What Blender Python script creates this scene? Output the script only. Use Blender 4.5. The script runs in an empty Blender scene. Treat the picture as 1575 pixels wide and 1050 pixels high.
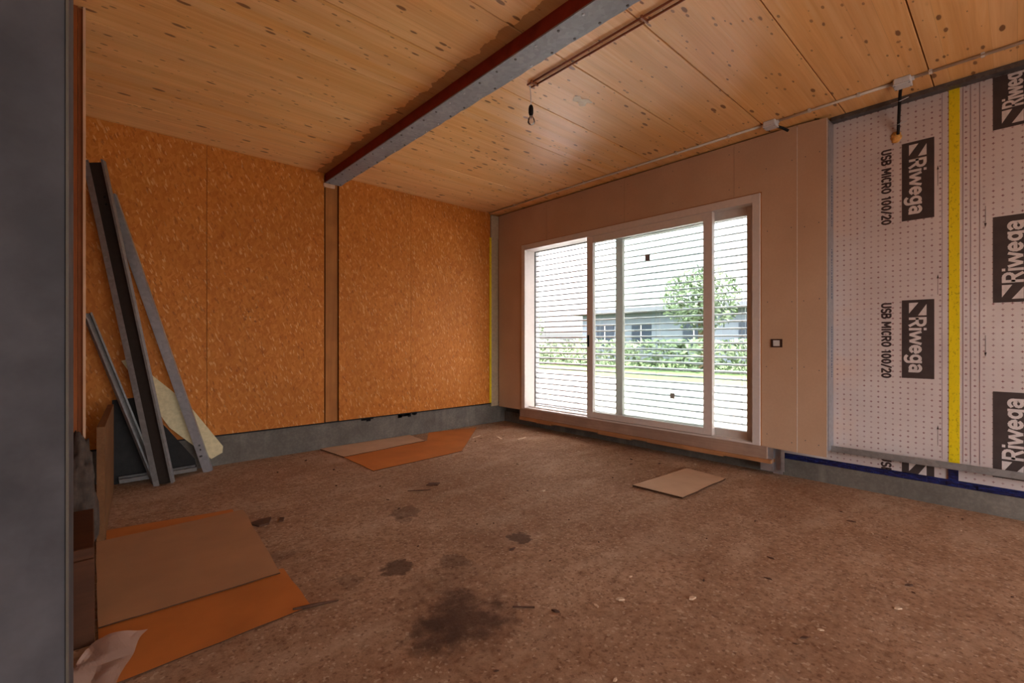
import bpy, bmesh, math, random
from mathutils import Vector, Matrix, noise
random.seed(7)
C = bpy.context.scene.collection
S = bpy.context.scene
PI = math.pi

# ------------------------------------------------------------------ camera
cd = bpy.data.cameras.new('camera'); cam = bpy.data.objects.new('camera', cd); C.objects.link(cam)
cam.location = (0, 0, 1.2)
cam.rotation_euler = (PI/2, 0, math.radians(47.62-90))
cd.sensor_width = 36; cd.lens = 709.5/1575*36; cd.shift_y = -0.0006; cd.clip_start = 0.02
S.camera = cam
# ------------------------------------------------------------------ sky, sun, exposure
w = bpy.data.worlds.new('sky'); S.world = w; w.use_nodes = True
nt = w.node_tree; nt.nodes.clear()
wo = nt.nodes.new('ShaderNodeOutputWorld'); bg = nt.nodes.new('ShaderNodeBackground')
sk = nt.nodes.new('ShaderNodeTexSky'); sk.sky_type = 'NISHITA'; sk.sun_disc = False
sk.sun_elevation = math.radians(55); sk.sun_rotation = math.radians(260); sk.dust_density = 4.0; sk.air_density = 1.0; sk.ozone_density = 0.6
hs = nt.nodes.new('ShaderNodeHueSaturation'); hs.inputs['Saturation'].default_value = 0.3
nt.links.new(sk.outputs[0], hs.inputs['Color']); nt.links.new(hs.outputs[0], bg.inputs[0]); nt.links.new(bg.outputs[0], wo.inputs[0])
bg.inputs[1].default_value = 1.25
sl = bpy.data.lights.new('sun', 'SUN'); sl.energy = 36.0; sl.angle = 0.02; sl.color = (1, .95, .88)
so = bpy.data.objects.new('sun', sl); C.objects.link(so)
so.rotation_euler = Vector((-.50, .10, -.86)).to_track_quat('-Z', 'Y').to_euler(); so.location = (-4, 2, 8)
def area(name, loc, direc, sx, sy, power, col):
    l = bpy.data.lights.new(name, 'AREA'); l.shape = 'RECTANGLE'; l.size = sx; l.size_y = sy; l.energy = power; l.color = col
    o = bpy.data.objects.new(name, l); C.objects.link(o); o.location = loc
    o.rotation_euler = Vector(direc).to_track_quat('-Z', 'Z').to_euler(); return o
# stand-in daylight by the big opening behind the camera, added ceiling fill, door portal
area('daylight_rear', (1.2, -3.40, 1.45), (0.05, 1, 0.02), 3.0, 2.4, 13, (1.0, .93, .88))
area('rear_ceiling_fill', (1.2, -3.38, .55), (0.12, .70, .70), 3.0, .9, 56, (1.0, .92, .85))  # added upward fill lamp to brighten the ceiling; no terrace lies behind it
pt = area('sky_portal', (4.80, 3.1, 1.40), (-1, 0, 0), 2.4, 3.2, 10, (1, 1, 1)); pt.data.cycles.is_portal = True
S.view_settings.view_transform = 'Standard'; S.view_settings.look = 'None'; S.view_settings.gamma = 1
S.view_settings.use_curve_mapping = False; S.view_settings.exposure = 0.08

# ------------------------------------------------------------------ material helpers
class G:
    def __init__(s, name, rough=.8, metal=0.0, spec=.3):
        s.m = bpy.data.materials.new(name); s.m.use_nodes = True; s.t = s.m.node_tree
        s.b = s.t.nodes['Principled BSDF']; s.b.inputs['Roughness'].default_value = rough
        s.b.inputs['Metallic'].default_value = metal; s.b.inputs['Specular IOR Level'].default_value = spec
        s.co = s.n('ShaderNodeTexCoord').outputs['Object']
    def n(s, typ, **k):
        x = s.t.nodes.new(typ)
        for a, b in k.items(): setattr(x, a, b)
        return x
    def L(s, a, b): s.t.links.new(a, b)
    def set(s, sock, v):
        if isinstance(v, bpy.types.NodeSocket): s.L(v, sock)
        elif v is not None: sock.default_value = v
    def map(s, scale=(1,1,1), rot=(0,0,0), loc=(0,0,0), src=None):
        x = s.n('ShaderNodeMapping'); s.L(src or s.co, x.inputs[0]); x.inputs['Scale'].default_value = scale
        x.inputs['Rotation'].default_value = rot; x.inputs['Location'].default_value = loc; return x.outputs[0]
    def noise(s, vec=None, scale=5, detail=4, rough=.55, dist=0):
        x = s.n('ShaderNodeTexNoise'); s.L(vec or s.co, x.inputs['Vector']); x.inputs['Scale'].default_value = scale
        x.inputs['Detail'].default_value = detail; x.inputs['Roughness'].default_value = rough; x.inputs['Distortion'].default_value = dist
        return x.outputs['Fac']
    def vor(s, vec=None, scale=5, feat='F1', rnd=1):
        x = s.n('ShaderNodeTexVoronoi', feature=feat); s.L(vec or s.co, x.inputs['Vector']); x.inputs['Scale'].default_value = scale
        x.inputs['Randomness'].default_value = rnd; return x
    def ramp(s, fac, stops, interp='LINEAR'):
        x = s.n('ShaderNodeValToRGB'); s.L(fac, x.inputs[0]); cr = x.color_ramp; cr.interpolation = interp
        while len(cr.elements) < len(stops): cr.elements.new(.5)
        for e, (p, c) in zip(cr.elements, stops):
            e.position = p; e.color = (c, c, c, 1) if isinstance(c, (int, float)) else (*c, 1)
        return x.outputs[0]
    def mix(s, fac, a, b, mode='MIX'):
        x = s.n('ShaderNodeMix', data_type='RGBA', blend_type=mode)
        s.set(x.inputs[0], fac)
        for i, v in ((6, a), (7, b)):
            if isinstance(v, tuple): v = (*v, 1) if len(v) == 3 else v
            s.set(x.inputs[i], v)
        return x.outputs[2]
    def math(s, op, a, b=None, c=None):
        x = s.n('ShaderNodeMath', operation=op); s.set(x.inputs[0], a); s.set(x.inputs[1], b)
        if c is not None: s.set(x.inputs[2], c)
        return x.outputs[0]
    def sep(s, v):
        x = s.n('ShaderNodeSeparateXYZ'); s.L(v, x.inputs[0]); return x.outputs
    def comb(s, a, b, c):
        x = s.n('ShaderNodeCombineXYZ')
        for i, v in enumerate((a, b, c)): s.set(x.inputs[i], v)
        return x.outputs[0]
    def color(s, c): s.set(s.b.inputs['Base Color'], (*c, 1) if isinstance(c, tuple) and len(c) == 3 else c); return s
    def bump(s, h, strength=.3, dist=.01):
        x = s.n('ShaderNodeBump'); s.L(h, x.inputs['Height']); x.inputs['Strength'].default_value = strength
        x.inputs['Distance'].default_value = dist; s.L(x.outputs[0], s.b.inputs['Normal']); return s

def plain(name, col, rough=.6, metal=0, var=.12, scale=30, spec=.3):
    g = G(name, rough, metal, spec); n = g.noise(scale=scale)
    lo = tuple(c*(1-var) for c in col); hi = tuple(min(1, c*(1+var)) for c in col)
    g.color(g.ramp(n, [(.3, lo), (.7, hi)])); return g.m

M = {}
def wood_ceiling():
    g = G('spruce_panel', .42, 0, .5)
    geo = g.n('ShaderNodeObjectInfo').outputs['Random']
    p = g.co; x, y, z = g.sep(p)
    off = g.math('MULTIPLY', geo, 37.0)
    xo = g.math('ADD', x, off)
    lam = g.math('FLOOR', g.math('MULTIPLY', y, 1/.107))
    wn = g.n('ShaderNodeTexWhiteNoise', noise_dimensions='2D'); g.L(g.comb(lam, off, 0), wn.inputs['Vector'])
    lv = wn.outputs['Value']
    # long grain
    gr = g.noise(g.comb(g.math('MULTIPLY', xo, 1.2), g.math('ADD', g.math('MULTIPLY', y, 46), g.math('MULTIPLY', lv, 9)), 0), 1, 6, .6, .6)
    gr2 = g.noise(g.comb(g.math('MULTIPLY', xo, .8), g.math('MULTIPLY', y, 9), off), 1, 3, .5)
    base = g.ramp(gr, [(.25, (.74, .35, .105)), (.5, (.86, .46, .155)), (.78, (.91, .57, .25))])
    base = g.mix(g.math('MULTIPLY', lv, .30), base, (.95, .68, .40), 'MIX')
    base = g.mix(g.ramp(gr2, [(.38, .25), (.6, 0.0)]), base, (.52, .24, .075), 'MIX')
    # knots
    kn = g.vor(g.comb(g.math('MULTIPLY', xo, 5.4), g.math('MULTIPLY', y, 15.0), off), 1)
    wob = g.noise(g.comb(g.math('MULTIPLY', xo, 20), g.math('MULTIPLY', y, 60), 0), 1, 2)
    cr = g.sep(kn.outputs['Color'])
    rad = g.math('MULTIPLY', g.math('SUBTRACT', cr[0], .22), .30)
    dd = g.math('ADD', kn.outputs['Distance'], g.math('MULTIPLY', g.math('SUBTRACT', wob, .5), .10))
    km = g.math('DIVIDE', g.math('SUBTRACT', rad, dd), .035); 
    km = g.math('MINIMUM', g.math('MAXIMUM', km, 0), 1)
    base = g.mix(g.math('MULTIPLY', km, .95), base, (.16, .06, .02))
    halo = g.math('MINIMUM', g.math('MAXIMUM', g.math('DIVIDE', g.math('SUBTRACT', g.math('ADD', rad, .05), dd), .08), 0), 1)
    base = g.mix(g.math('MULTIPLY', halo, .25), base, (.50, .24, .08))
    k2 = g.vor(g.comb(g.math('MULTIPLY', xo, 11), g.math('MULTIPLY', y, 26.0), off), 1); c2 = g.sep(k2.outputs['Color'])
    m2 = g.math('LESS_THAN', k2.outputs['Distance'], g.math('MULTIPLY', g.math('SUBTRACT', c2[1], .35), .34))
    base = g.mix(g.math('MULTIPLY', m2, .8), base, (.30, .13, .045))
    # thin glue lines between lamellas
    fr = g.math('FRACT', g.math('MULTIPLY', y, 1/.107))
    ln = g.math('LESS_THAN', fr, .018)
    base = g.mix(g.math('MULTIPLY', ln, g.math('MULTIPLY', lv, .5)), base, (.34, .16, .055))
    # brown primer bleeding beside the steel beam, its contact shadow painted in
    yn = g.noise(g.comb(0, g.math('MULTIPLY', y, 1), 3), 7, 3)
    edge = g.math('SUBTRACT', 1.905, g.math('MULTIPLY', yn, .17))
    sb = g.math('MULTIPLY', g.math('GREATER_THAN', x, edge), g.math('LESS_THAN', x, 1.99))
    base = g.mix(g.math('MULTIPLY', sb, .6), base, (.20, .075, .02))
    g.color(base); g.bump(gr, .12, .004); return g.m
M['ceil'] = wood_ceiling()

def osb():
    g = G('strand_board', .6, 0, .25); x, y, z = g.sep(g.co)
    rnd = g.math('MULTIPLY', g.n('ShaderNodeObjectInfo').outputs['Random'], 11)
    warp = g.noise(scale=9, detail=2)
    base = None
    def layer(ang, sx, sz, seed):
        v = g.map((1, 1, 1), (0, ang, 0), (seed, 0, seed*.7))
        a, b, c = g.sep(v)
        vv = g.comb(g.math('ADD', g.math('MULTIPLY', a, sx), g.math('MULTIPLY', warp, 1.6)), rnd, g.math('MULTIPLY', c, sz))
        return g.vor(vv, 1)
    l1 = layer(.3, 58, 18, 1.3); l2 = layer(-.5, 50, 22, 5.1); l3 = layer(.35, 100, 30, 9.7)
    c1 = g.sep(l1.outputs['Color']); c2 = g.sep(l2.outputs['Color']); c3 = g.sep(l3.outputs['Color'])
    A = g.ramp(c1[0], [(0, (.46, .140, .015)), (.6, (.55, .185, .024)), (.93, (.60, .22, .038)), (1, (.64, .28, .085))])
    B = g.ramp(c2[1], [(0, (.44, .130, .013)), (.6, (.53, .170, .022)), (1, (.60, .22, .040))])
    mk = g.ramp(g.noise(scale=16, detail=2), [(.45, 0.0), (.55, 1.0)])
    base = g.mix(mk, A, B)
    hot = g.math('GREATER_THAN', c3[2], .955)
    base = g.mix(g.math('MULTIPLY', hot, .42), base, (.86, .54, .24))
    dk = g.math('LESS_THAN', c3[0], .04)
    base = g.mix(g.math('MULTIPLY', dk, .5), base, (.20, .06, .012))
    big = g.noise(scale=1.6, detail=3)
    base = g.mix(g.ramp(big, [(.35, .28), (.65, 0.0)]), base, (.36, .115, .015))
    # scattered dark smudge where a fixing was (board's own wear)
    dx = g.math('SUBTRACT', x, 1.20); dz = g.math('SUBTRACT', z, 1.45)
    d = g.math('SQRT', g.math('ADD', g.math('MULTIPLY', dx, dx), g.math('MULTIPLY', dz, dz)))
    sm = g.math('MULTIPLY', g.ramp(d, [(.03, 1.0), (.17, 0.0)]), g.ramp(g.noise(scale=45, detail=2), [(.58, 0.0), (.66, 1.0)]))
    base = g.mix(sm, base, (.12, .04, .015))
    g.color(base); g.bump(g.math('ADD', l1.outputs['Distance'], l2.outputs['Distance']), .18, .003); return g.m
M['osb'] = osb()

def floor_mat():
    g = G('rough_screed', .92, 0, .12); x, y, z = g.sep(g.co)
    n1 = g.noise(scale=1.1, detail=5, rough=.6); n2 = g.noise(scale=26, detail=8, rough=.75); n3 = g.noise(scale=6, detail=5, rough=.7)
    b = g.ramp(n1, [(.3, (.29, .162, .096)), (.5, (.38, .23, .145)), (.72, (.50, .325, .215))])
    b = g.mix(g.ramp(n3, [(.4, .42), (.62, 0.0)]), b, (.24, .12, .062))
    b = g.mix(g.ramp(n2, [(.40, .60), (.52, 0.0)]), b, (.17, .085, .045))
    b = g.mix(g.ramp(n2, [(.56, 0.0), (.72, .45)]), b, (.60, .42, .29))
    dust = g.noise(g.map((.6, 1.4, 1)), 2.2, 4)
    b = g.mix(g.ramp(dust, [(.52, 0.0), (.68, .4)]), b, (.52, .37, .26))
    fine = g.vor(scale=95); f = g.sep(fine.outputs['Color'])
    b = g.mix(g.math('MULTIPLY', g.math('GREATER_THAN', f[0], .93), .5), b, (.12, .055, .03))
    b = g.mix(g.math('MULTIPLY', g.math('GREATER_THAN', f[1], .95), .4), b, (.62, .46, .33))
    wob = g.noise(scale=7, detail=5, rough=.65); wob2 = g.noise(scale=15, detail=3)
    # damp and oil stains lying on the screed
    for (sx, sy, r, a, k) in [(1.19, 1.62, .27, .85, 1), (1.05, 1.60, .14, .7, 1), (1.20, 2.21, .10, .75, 0), (1.455, 2.08, .10, .45, 0), (1.93, 2.045, .085, .75, 0),
                          (1.63, 2.88, .13, .5, 0), (1.55, 2.78, .07, .4, 0), (.777, 2.77, .10, .35, 1), (.95, 2.25, .08, .35, 0), (1.75, 2.2, .3, .12, 1), (1.28, 1.9, .3, .25, 1)]:
        dx = g.math('SUBTRACT', x, sx); dy = g.math('SUBTRACT', y, sy)
        d = g.math('SQRT', g.math('ADD', g.math('MULTIPLY', dx, dx), g.math('MULTIPLY', dy, dy)))
        d = g.math('DIVIDE', d, r); d = g.math('ADD', d, g.math('MULTIPLY', g.math('SUBTRACT', wob, .5), 1.7))
        d = g.math('ADD', d, g.math('MULTIPLY', g.math('SUBTRACT', wob2, .5), .8))
        m = g.ramp(d, [(.35, a), (1.0, 0.0)] if k else [(.72, a), (.88, 0.0)])
        b = g.mix(m, b, (.075, .040, .026))
    g.color(b); h = g.math('ADD', g.math('MULTIPLY', n2, 1.0), g.math('MULTIPLY', n3, 1.2)); g.bump(h, .55, .012); return g.m
M['floor'] = floor_mat()

def concrete(name, lo, hi, sc=4):
    g = G(name, .85, 0, .2); n = g.noise(scale=sc, detail=6, rough=.6); n2 = g.noise(scale=45, detail=4)
    b = g.ramp(n, [(.3, lo), (.7, hi)]); b = g.mix(g.ramp(n2, [(.45, .25), (.6, 0.0)]), b, tuple(c*.6 for c in lo))
    d = g.ramp(g.noise(g.map((3, 3, .5)), 2.5, 3), [(.55, 0.0), (.7, .3)]); b = g.mix(d, b, tuple(c*1.5 for c in hi))
    g.color(b); g.bump(n2, .2, .004); return g.m
M['plinth'] = concrete('plinth_concrete', (.12, .105, .09), (.20, .175, .15))
def pillar_mat():
    g = G('mottled_grey_render', .7, 0, .3); n = g.noise(scale=7, detail=5, rough=.6); n2 = g.noise(scale=2.5, detail=3)
    b = g.ramp(n, [(.35, (.036, .034, .039)), (.5, (.058, .055, .062)), (.66, (.080, .076, .084))])
    b = g.mix(g.ramp(n2, [(.4, .4), (.6, 0.0)]), b, (.036, .036, .042)); g.color(b); g.bump(n, .15, .004); return g.m
M['pillar'] = pillar_mat()
def gyps():
    g = G('gypsum_paper', .85, 0, .15); n = g.noise(scale=1.3, detail=3); n2 = g.noise(scale=60, detail=3)
    b = g.ramp(n, [(.3, (.48, .31, .20)), (.7, (.55, .37, .25))]); b = g.mix(g.ramp(n2, [(.4, .1), (.6, 0.0)]), b, (.36, .24, .16))
    g.color(b); return g.m
M['gyps'] = gyps()
def membrane():
    g = G('membrane_fleece', .75, 0, .2); x, y, z = g.sep(g.co)
    fy = g.math('SUBTRACT', g.math('FRACT', g.math('MULTIPLY', y, 1/.045)), .5); fz = g.math('SUBTRACT', g.math('FRACT', g.math('MULTIPLY', z, 1/.041)), .5)
    ay = g.math('ABSOLUTE', g.math('MULTIPLY', fy, .045)); az = g.math('ABSOLUTE', g.math('MULTIPLY', fz, .041))
    h = g.math('MULTIPLY', g.math('LESS_THAN', ay, .0075), g.math('LESS_THAN', az, .0023))
    v = g.math('MULTIPLY', g.math('LESS_THAN', az, .0075), g.math('LESS_THAN', ay, .0023))
    m = g.math('MAXIMUM', h, v)
    cell = g.n('ShaderNodeTexWhiteNoise', noise_dimensions='2D'); g.L(g.comb(g.math('FLOOR', g.math('MULTIPLY', y, 1/.045)), g.math('FLOOR', g.math('MULTIPLY', z, 1/.041)), 0), cell.inputs['Vector'])
    m = g.math('MULTIPLY', m, g.math('ADD', g.math('MULTIPLY', cell.outputs['Value'], .5), .5))
    n = g.noise(scale=1.6, detail=3); n2 = g.noise(scale=30, detail=4)
    b = g.ramp(n, [(.35, (.54, .45, .43)), (.65, (.63, .555, .535))])
    b = g.mix(g.ramp(n2, [(.4, .12), (.6, 0.0)]), b, (.52, .44, .42))
    rust = g.math('MULTIPLY', g.ramp(g.noise(scale=2.4, detail=4), [(.5, 0.0), (.68, .5)]), g.ramp(y, [(.72, 0.0), (.95, 1.0)]))
    b = g.mix(rust, b, (.66, .44, .32))
    b = g.mix(m, b, (.22, .09, .10)); g.color(b); g.bump(g.noise(scale=5, detail=2), .15, .02); return g.m
M['membrane'] = membrane()
M['membrane_band'] = plain('membrane_edge', (.62, .57, .55), .7)
M['print'] = plain('brown_print', (.052, .036, .034), .6, 0, .15, 12)
M['ink'] = plain('black_print', (.05, .03, .03), .6)
M['logo_white'] = plain('pale_print', (.60, .52, .50), .7)
M['inkline'] = plain('violet_line', (.26, .16, .19), .7)
M['blueink'] = plain('blue_print', (.08, .12, .22), .7)
def yellow():
    g = G('yellow_tape', .35, 0, .4); n = g.noise(g.map((1, 1, .6)), 60, 4, .7); n2 = g.noise(scale=18, detail=3)
    g.color(g.mix(g.ramp(n, [(.56, 0.0), (.64, .7)]), (.74, .56, .010), (.36, .26, .01))); g.bump(n2, .5, .01); return g.m
M['yellow'] = yellow()
def bluet():
    g = G('blue_tape', .3, 0, .5); n = g.noise(g.map((1, 1, 3)), 30, 4, .7)
    g.color(g.ramp(n, [(.4, (.004, .006, .025)), (.55, (.010, .017, .10)), (.7, (.02, .035, .20))])); g.bump(n, .5, .008); return g.m
M['blue'] = bluet()
M['black'] = plain('black_plastic', (.012, .010, .010), .6, 0, .3, 20, .2)
def galv(name, lo, hi, rough=.42, metal=.75):
    g = G(name, rough, metal, .5); v = g.vor(scale=38); c = g.sep(v.outputs['Color']); n = g.noise(scale=3, detail=4)
    b = g.ramp(c[0], [(0, lo), (1, hi)]); b = g.mix(g.ramp(n, [(.4, .4), (.65, 0.0)]), b, tuple(q*.75 for q in lo)); g.color(b); return g.m
M['galv'] = galv('galvanised_steel', (.40, .40, .43), (.50, .50, .53), .4, .7)
M['plate'] = galv('beam_plate_steel', (.27, .28, .305), (.35, .36, .385), .6, .25)
M['galv_dull'] = galv('dull_galvanised', (.26, .25, .25), (.34, .33, .33), .5, .6)
M['galv_dark'] = galv('dark_galvanised', (.10, .09, .09), (.15, .14, .14), .5, .5)
M['stud_inside'] = plain('shaded_stud_web', (.035, .022, .016), .7)  # shade in the hollow of the wide stud, painted into its web colour
M['card_edge'] = plain('shadowed_card_edge', (.07, .03, .014), .9)  # gap shadow under the sheet edges, painted into the edge colour
M['redsteel'] = plain('red_oxide_primer', (.24, .026, .012), .55, 0, .25, 9)
M['cream'] = plain('cream_insulation', (.68, .58, .36), .85)
M['white_pvc'] = plain('white_pvc', (.66, .62, .60), .4, 0, .04)
M['conduit'] = plain('grey_conduit', (.62, .55, .48), .5, 0, .05)
M['box'] = plain('grey_junction_plastic', (.62, .62, .64), .45, 0, .05)
M['frame'] = plain('window_frame_white', (.62, .55, .51), .42, 0, .04)
M['slat'] = plain('white_slat_lacquer', (.72, .72, .75), .4, 0, .03)
M['brown_cable'] = plain('brown_cable_sheath', (.26, .085, .03), .45, 0, .2)
M['foam'] = plain('dried_foam', (.70, .36, .10), .8, 0, .25, 60)
M['dark_wood'] = None
def timber(name, lo, hi, ax=2):
    g = G(name, .65, 0, .25); sc = [38, 38, 38]; sc[ax] = 2.0
    n = g.noise(g.map(tuple(sc)), 1, 5, .6, .5); n2 = g.noise(scale=4, detail=3)
    b = g.ramp(n, [(.3, lo), (.7, hi)]); b = g.mix(g.ramp(n2, [(.42, .35), (.6, 0.0)]), b, tuple(c*.6 for c in lo)); g.color(b); g.bump(n, .15, .003); return g.m
M['timber_v'] = timber('orange_timber', (.34, .125, .028), (.44, .175, .045), 2)
M['timber_red'] = timber('red_brown_timber', (.24, .062, .014), (.33, .10, .024), 2)
M['timber_dark'] = timber('dark_timber', (.055, .018, .006), (.08, .027, .009), 0)
M['timber_pale'] = timber('pale_timber', (.62, .36, .22), (.72, .46, .30), 2)
M['timber_y'] = timber('sill_timber', (.36, .16, .065), (.48, .24, .11), 1)
M['timber_mauve'] = timber('sill_lining', (.34, .215, .16), (.42, .28, .21), 1)
M['timber_y2'] = timber('dull_plank', (.16, .066, .022), (.22, .10, .036), 1)
M['card'] = plain('plain_cardboard', (.37, .185, .088), .85, 0, .10, 3)
M['card_pale'] = plain('pale_cardboard', (.50, .31, .19), .85, 0, .08, 5)
M['card_orange'] = plain('orange_hardboard', (.46, .145, .028), .75, 0, .14, 3)
M['gypside'] = plain('gypsum_core', (.66, .60, .54), .9)
M['chip'] = plain('dark_chip', (.09, .04, .022), .8, 0, .3)
M['chip_pale'] = plain('pale_chip', (.60, .42, .28), .85, 0, .2)
M['dirt'] = plain('grey_brown_dirt', (.07, .05, .04), .9, 0, .3)
M['patch_pale'] = plain('patch_pale', (.95, .86, .72), .7)
M['terrace'] = plain('pale_paving', (.74, .72, .67), .8, 0, .06, 3)
M['lawn'] = plain('lawn_green', (.07, .11, .035), .9, 0, .3, 4)
M['leaf'] = plain('leaf_green', (.11, .15, .08), .7, 0, .35, 6)
M['bark'] = plain('bark', (.12, .08, .05), .9, 0, .3, 12)
M['render_wall'] = plain('grey_blue_render', (.13, .145, .18), .8, 0, .05, 3)
M['roof'] = plain('dark_roof', (.16, .16, .19), .8)
M['house_glass'] = plain('dark_house_glass', (.03, .04, .06), .15, 0, .1)
def glass(name, tint, refl=.06):
    m = bpy.data.materials.new(name); m.use_nodes = True; t = m.node_tree; t.nodes.clear()
    o = t.nodes.new('ShaderNodeOutputMaterial'); tr = t.nodes.new('ShaderNodeBsdfTransparent'); gl = t.nodes.new('ShaderNodeBsdfGlossy')
    tr.inputs[0].default_value = (*tint, 1); gl.inputs['Roughness'].default_value = .02
    mx = t.nodes.new('ShaderNodeMixShader'); fr = t.nodes.new('ShaderNodeFresnel'); fr.inputs[0].default_value = 1.45
    t.links.new(fr.outputs[0], mx.inputs[0]); t.links.new(tr.outputs[0], mx.inputs[1]); t.links.new(gl.outputs[0], mx.inputs[2]); t.links.new(mx.outputs[0], o.inputs[0]); return m
M['glass'] = glass('window_glass', (.93, .96, .945))
M['bulbglass'] = glass('bulb_glass', (.86, .84, .84))
def film():
    m = bpy.data.materials.new('white_film'); m.use_nodes = True; b = m.node_tree.nodes['Principled BSDF']
    b.inputs['Base Color'].default_value = (.44, .31, .26, 1); b.inputs['Alpha'].default_value = .82; b.inputs['Roughness'].default_value = .35; return m
M['film'] = film()

# ------------------------------------------------------------------ mesh helpers
def bm_box(bm, x0, x1, y0, y1, z0, z1, bev=0):
    v = [bm.verts.new((x, y, z)) for x in (x0, x1) for y in (y0, y1) for z in (z0, z1)]
    fs = [bm.faces.new([v[i] for i in f]) for f in ((0,1,3,2),(4,6,7,5),(0,4,5,1),(2,3,7,6),(0,2,6,4),(1,5,7,3))]
    if bev:
        es = list({e for f in fs for e in f.edges})
        bmesh.ops.bevel(bm, geom=es, offset=bev, segments=1, affect='EDGES')
def prism(bm, pts, z0, z1):
    a = [bm.verts.new((x, y, z0)) for x, y in pts]; b = [bm.verts.new((x, y, z1)) for x, y in pts]
    bm.faces.new(a[::-1]); bm.faces.new(b); n = len(pts)
    for i in range(n): bm.faces.new((a[i], a[(i+1) % n], b[(i+1) % n], b[i]))
def tube(bm, path, r, seg=10, cap=True):
    rings = []; P = [Vector(p) for p in path]
    for i, p in enumerate(P):
        t = (P[min(i+1, len(P)-1)] - P[max(i-1, 0)]).normalized()
        up = Vector((0, 0, 1)) if abs(t.z) < .9 else Vector((1, 0, 0))
        a = t.cross(up).normalized(); b = t.cross(a); rr = r[i] if isinstance(r, (list, tuple)) else r
        rings.append([bm.verts.new(p + (a*math.cos(2*PI*k/seg) + b*math.sin(2*PI*k/seg))*rr) for k in range(seg)])
    for q in range(len(rings)-1):
        for k in range(seg): bm.faces.new((rings[q][k], rings[q][(k+1) % seg], rings[q+1][(k+1) % seg], rings[q+1][k]))
    if cap: bm.faces.new(rings[0][::-1]); bm.faces.new(rings[-1])
def link(name, me, parent=None):
    o = bpy.data.objects.new(name, me); C.objects.link(o); o.parent = parent; return o
def obj(name, bm, mat, parent=None, smooth=False, loc=None):
    bmesh.ops.recalc_face_normals(bm, faces=bm.faces)
    me = bpy.data.meshes.new(name); bm.to_mesh(me); bm.free()
    if mat: me.materials.append(mat)
    if smooth:
        for p in me.polygons: p.use_smooth = True
    o = link(name, me, parent)
    if loc: o.location = loc
    return o
def box(name, x0, x1, y0, y1, z0, z1, mat, parent=None, bev=0):
    bm = bmesh.new(); bm_box(bm, x0, x1, y0, y1, z0, z1, bev); return obj(name, bm, mat, parent)
def tag(o, label, cat, group=None, kind=None):
    o['label'] = label; o['category'] = cat
    if group: o['group'] = group
    if kind: o['kind'] = kind
    return o
def struct(o): o['kind'] = 'structure'; return o
def empty(name, loc=(0,0,0), parent=None):
    o = bpy.data.objects.new(name, None); C.objects.link(o); o.location = loc; o.parent = parent; o.empty_display_size = .1; return o

# ------------------------------------------------------------------ the shell
XB = 4.438; YA = 5.165; H = 3.05; XM = 4.60
struct(box('floor', -2.7, 4.86, -3.6, 5.6, -.25, 0, M['floor']))
ce = struct(box('ceiling', -2.7, 4.90, -3.6, 5.6, H+.03, H+.25, M['timber_v']))
seams = [-3.6] + [.41 + .533*k for k in range(-7, 9)] + [5.21, 5.55]
for a, b in zip(seams[:-1], seams[1:]):
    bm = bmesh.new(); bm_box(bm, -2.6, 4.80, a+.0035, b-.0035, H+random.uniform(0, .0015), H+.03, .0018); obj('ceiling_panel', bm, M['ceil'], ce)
wf = struct(box('wall_far', -.6, 4.86, YA+.06, YA+.30, 0, H+.03, M['timber_red']))
for a, b in ((-.2, .806), (.810, 1.903), (2.068, 2.982), (2.986, 4.285)):
    box('strand_board_panel', a, b, YA, YA+.02, .298, H, M['osb'], wf)
box('timber_post', 1.922, 2.055, YA+.012, YA+.06, .298, H-.10, M['timber_v'], wf)
box('timber_post_cap', 1.895, 2.02, YA-.012, YA+.05, 2.905, 2.945, M['timber_pale'], wf, .003)
box('concrete_plinth', -.2, 4.62, YA+.03, YA+.06, 0, .285, M['plinth'], wf)
bm = bmesh.new(); bm_box(bm, -.2, 4.60, YA+.005, YA+.04, .284, .298); obj('plinth_shadow_strip', bm, M['black'], wf)  # black strip standing in for the shadow line under the boards
bm = bmesh.new(); bm_box(bm, 4.300, 4.432, YA-.006, YA+.02, .25, 2.70); bm_box(bm, 4.300, 4.437, YA-.005, YA+.02, 2.70, H-.02)
o = obj('edge_profile', bm, plain('beige_profile', (.42, .33, .22), .6), wf); o['label'] = 'beige metal edge strip'
box('yellow_tape', 4.268, 4.303, YA-.008, YA-.0, .30, H-.35, M['yellow'], wf)
# small black shreds of membrane along the top of the plinth
bm = bmesh.new()
for i in range(14):
    x = random.uniform(2.3, 3.2); bm_box(bm, x, x+random.uniform(.02, .09), YA+.02, YA+.028, .27-random.uniform(0, .03), .29)
o = obj('membrane_shreds', bm, M['black'], wf); o['kind'] = 'stuff'

wr = struct(empty('wall_right', (0, 0, 0)))
# masonry / frame behind the linings with the door opening
bm = bmesh.new()
bm_box(bm, 4.62, 4.66, -3.6, 1.57, .0, H+.02); bm_box(bm, 4.62, 4.66, 4.63, YA+.06, 0, H+.02)
bm_box(bm, 4.62, 4.66, 1.50, 4.69, 2.46, H+.02); bm_box(bm, 4.62, 4.66, 1.50, 4.69, 0, .26)
obj('wall_core', bm, M['plinth'], wr)
bm = bmesh.new(); bm_box(bm, 4.590, 4.62, -3.5, YA+.03, 0, .152, 0); obj('concrete_curb', bm, M['plinth'], wr)
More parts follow.
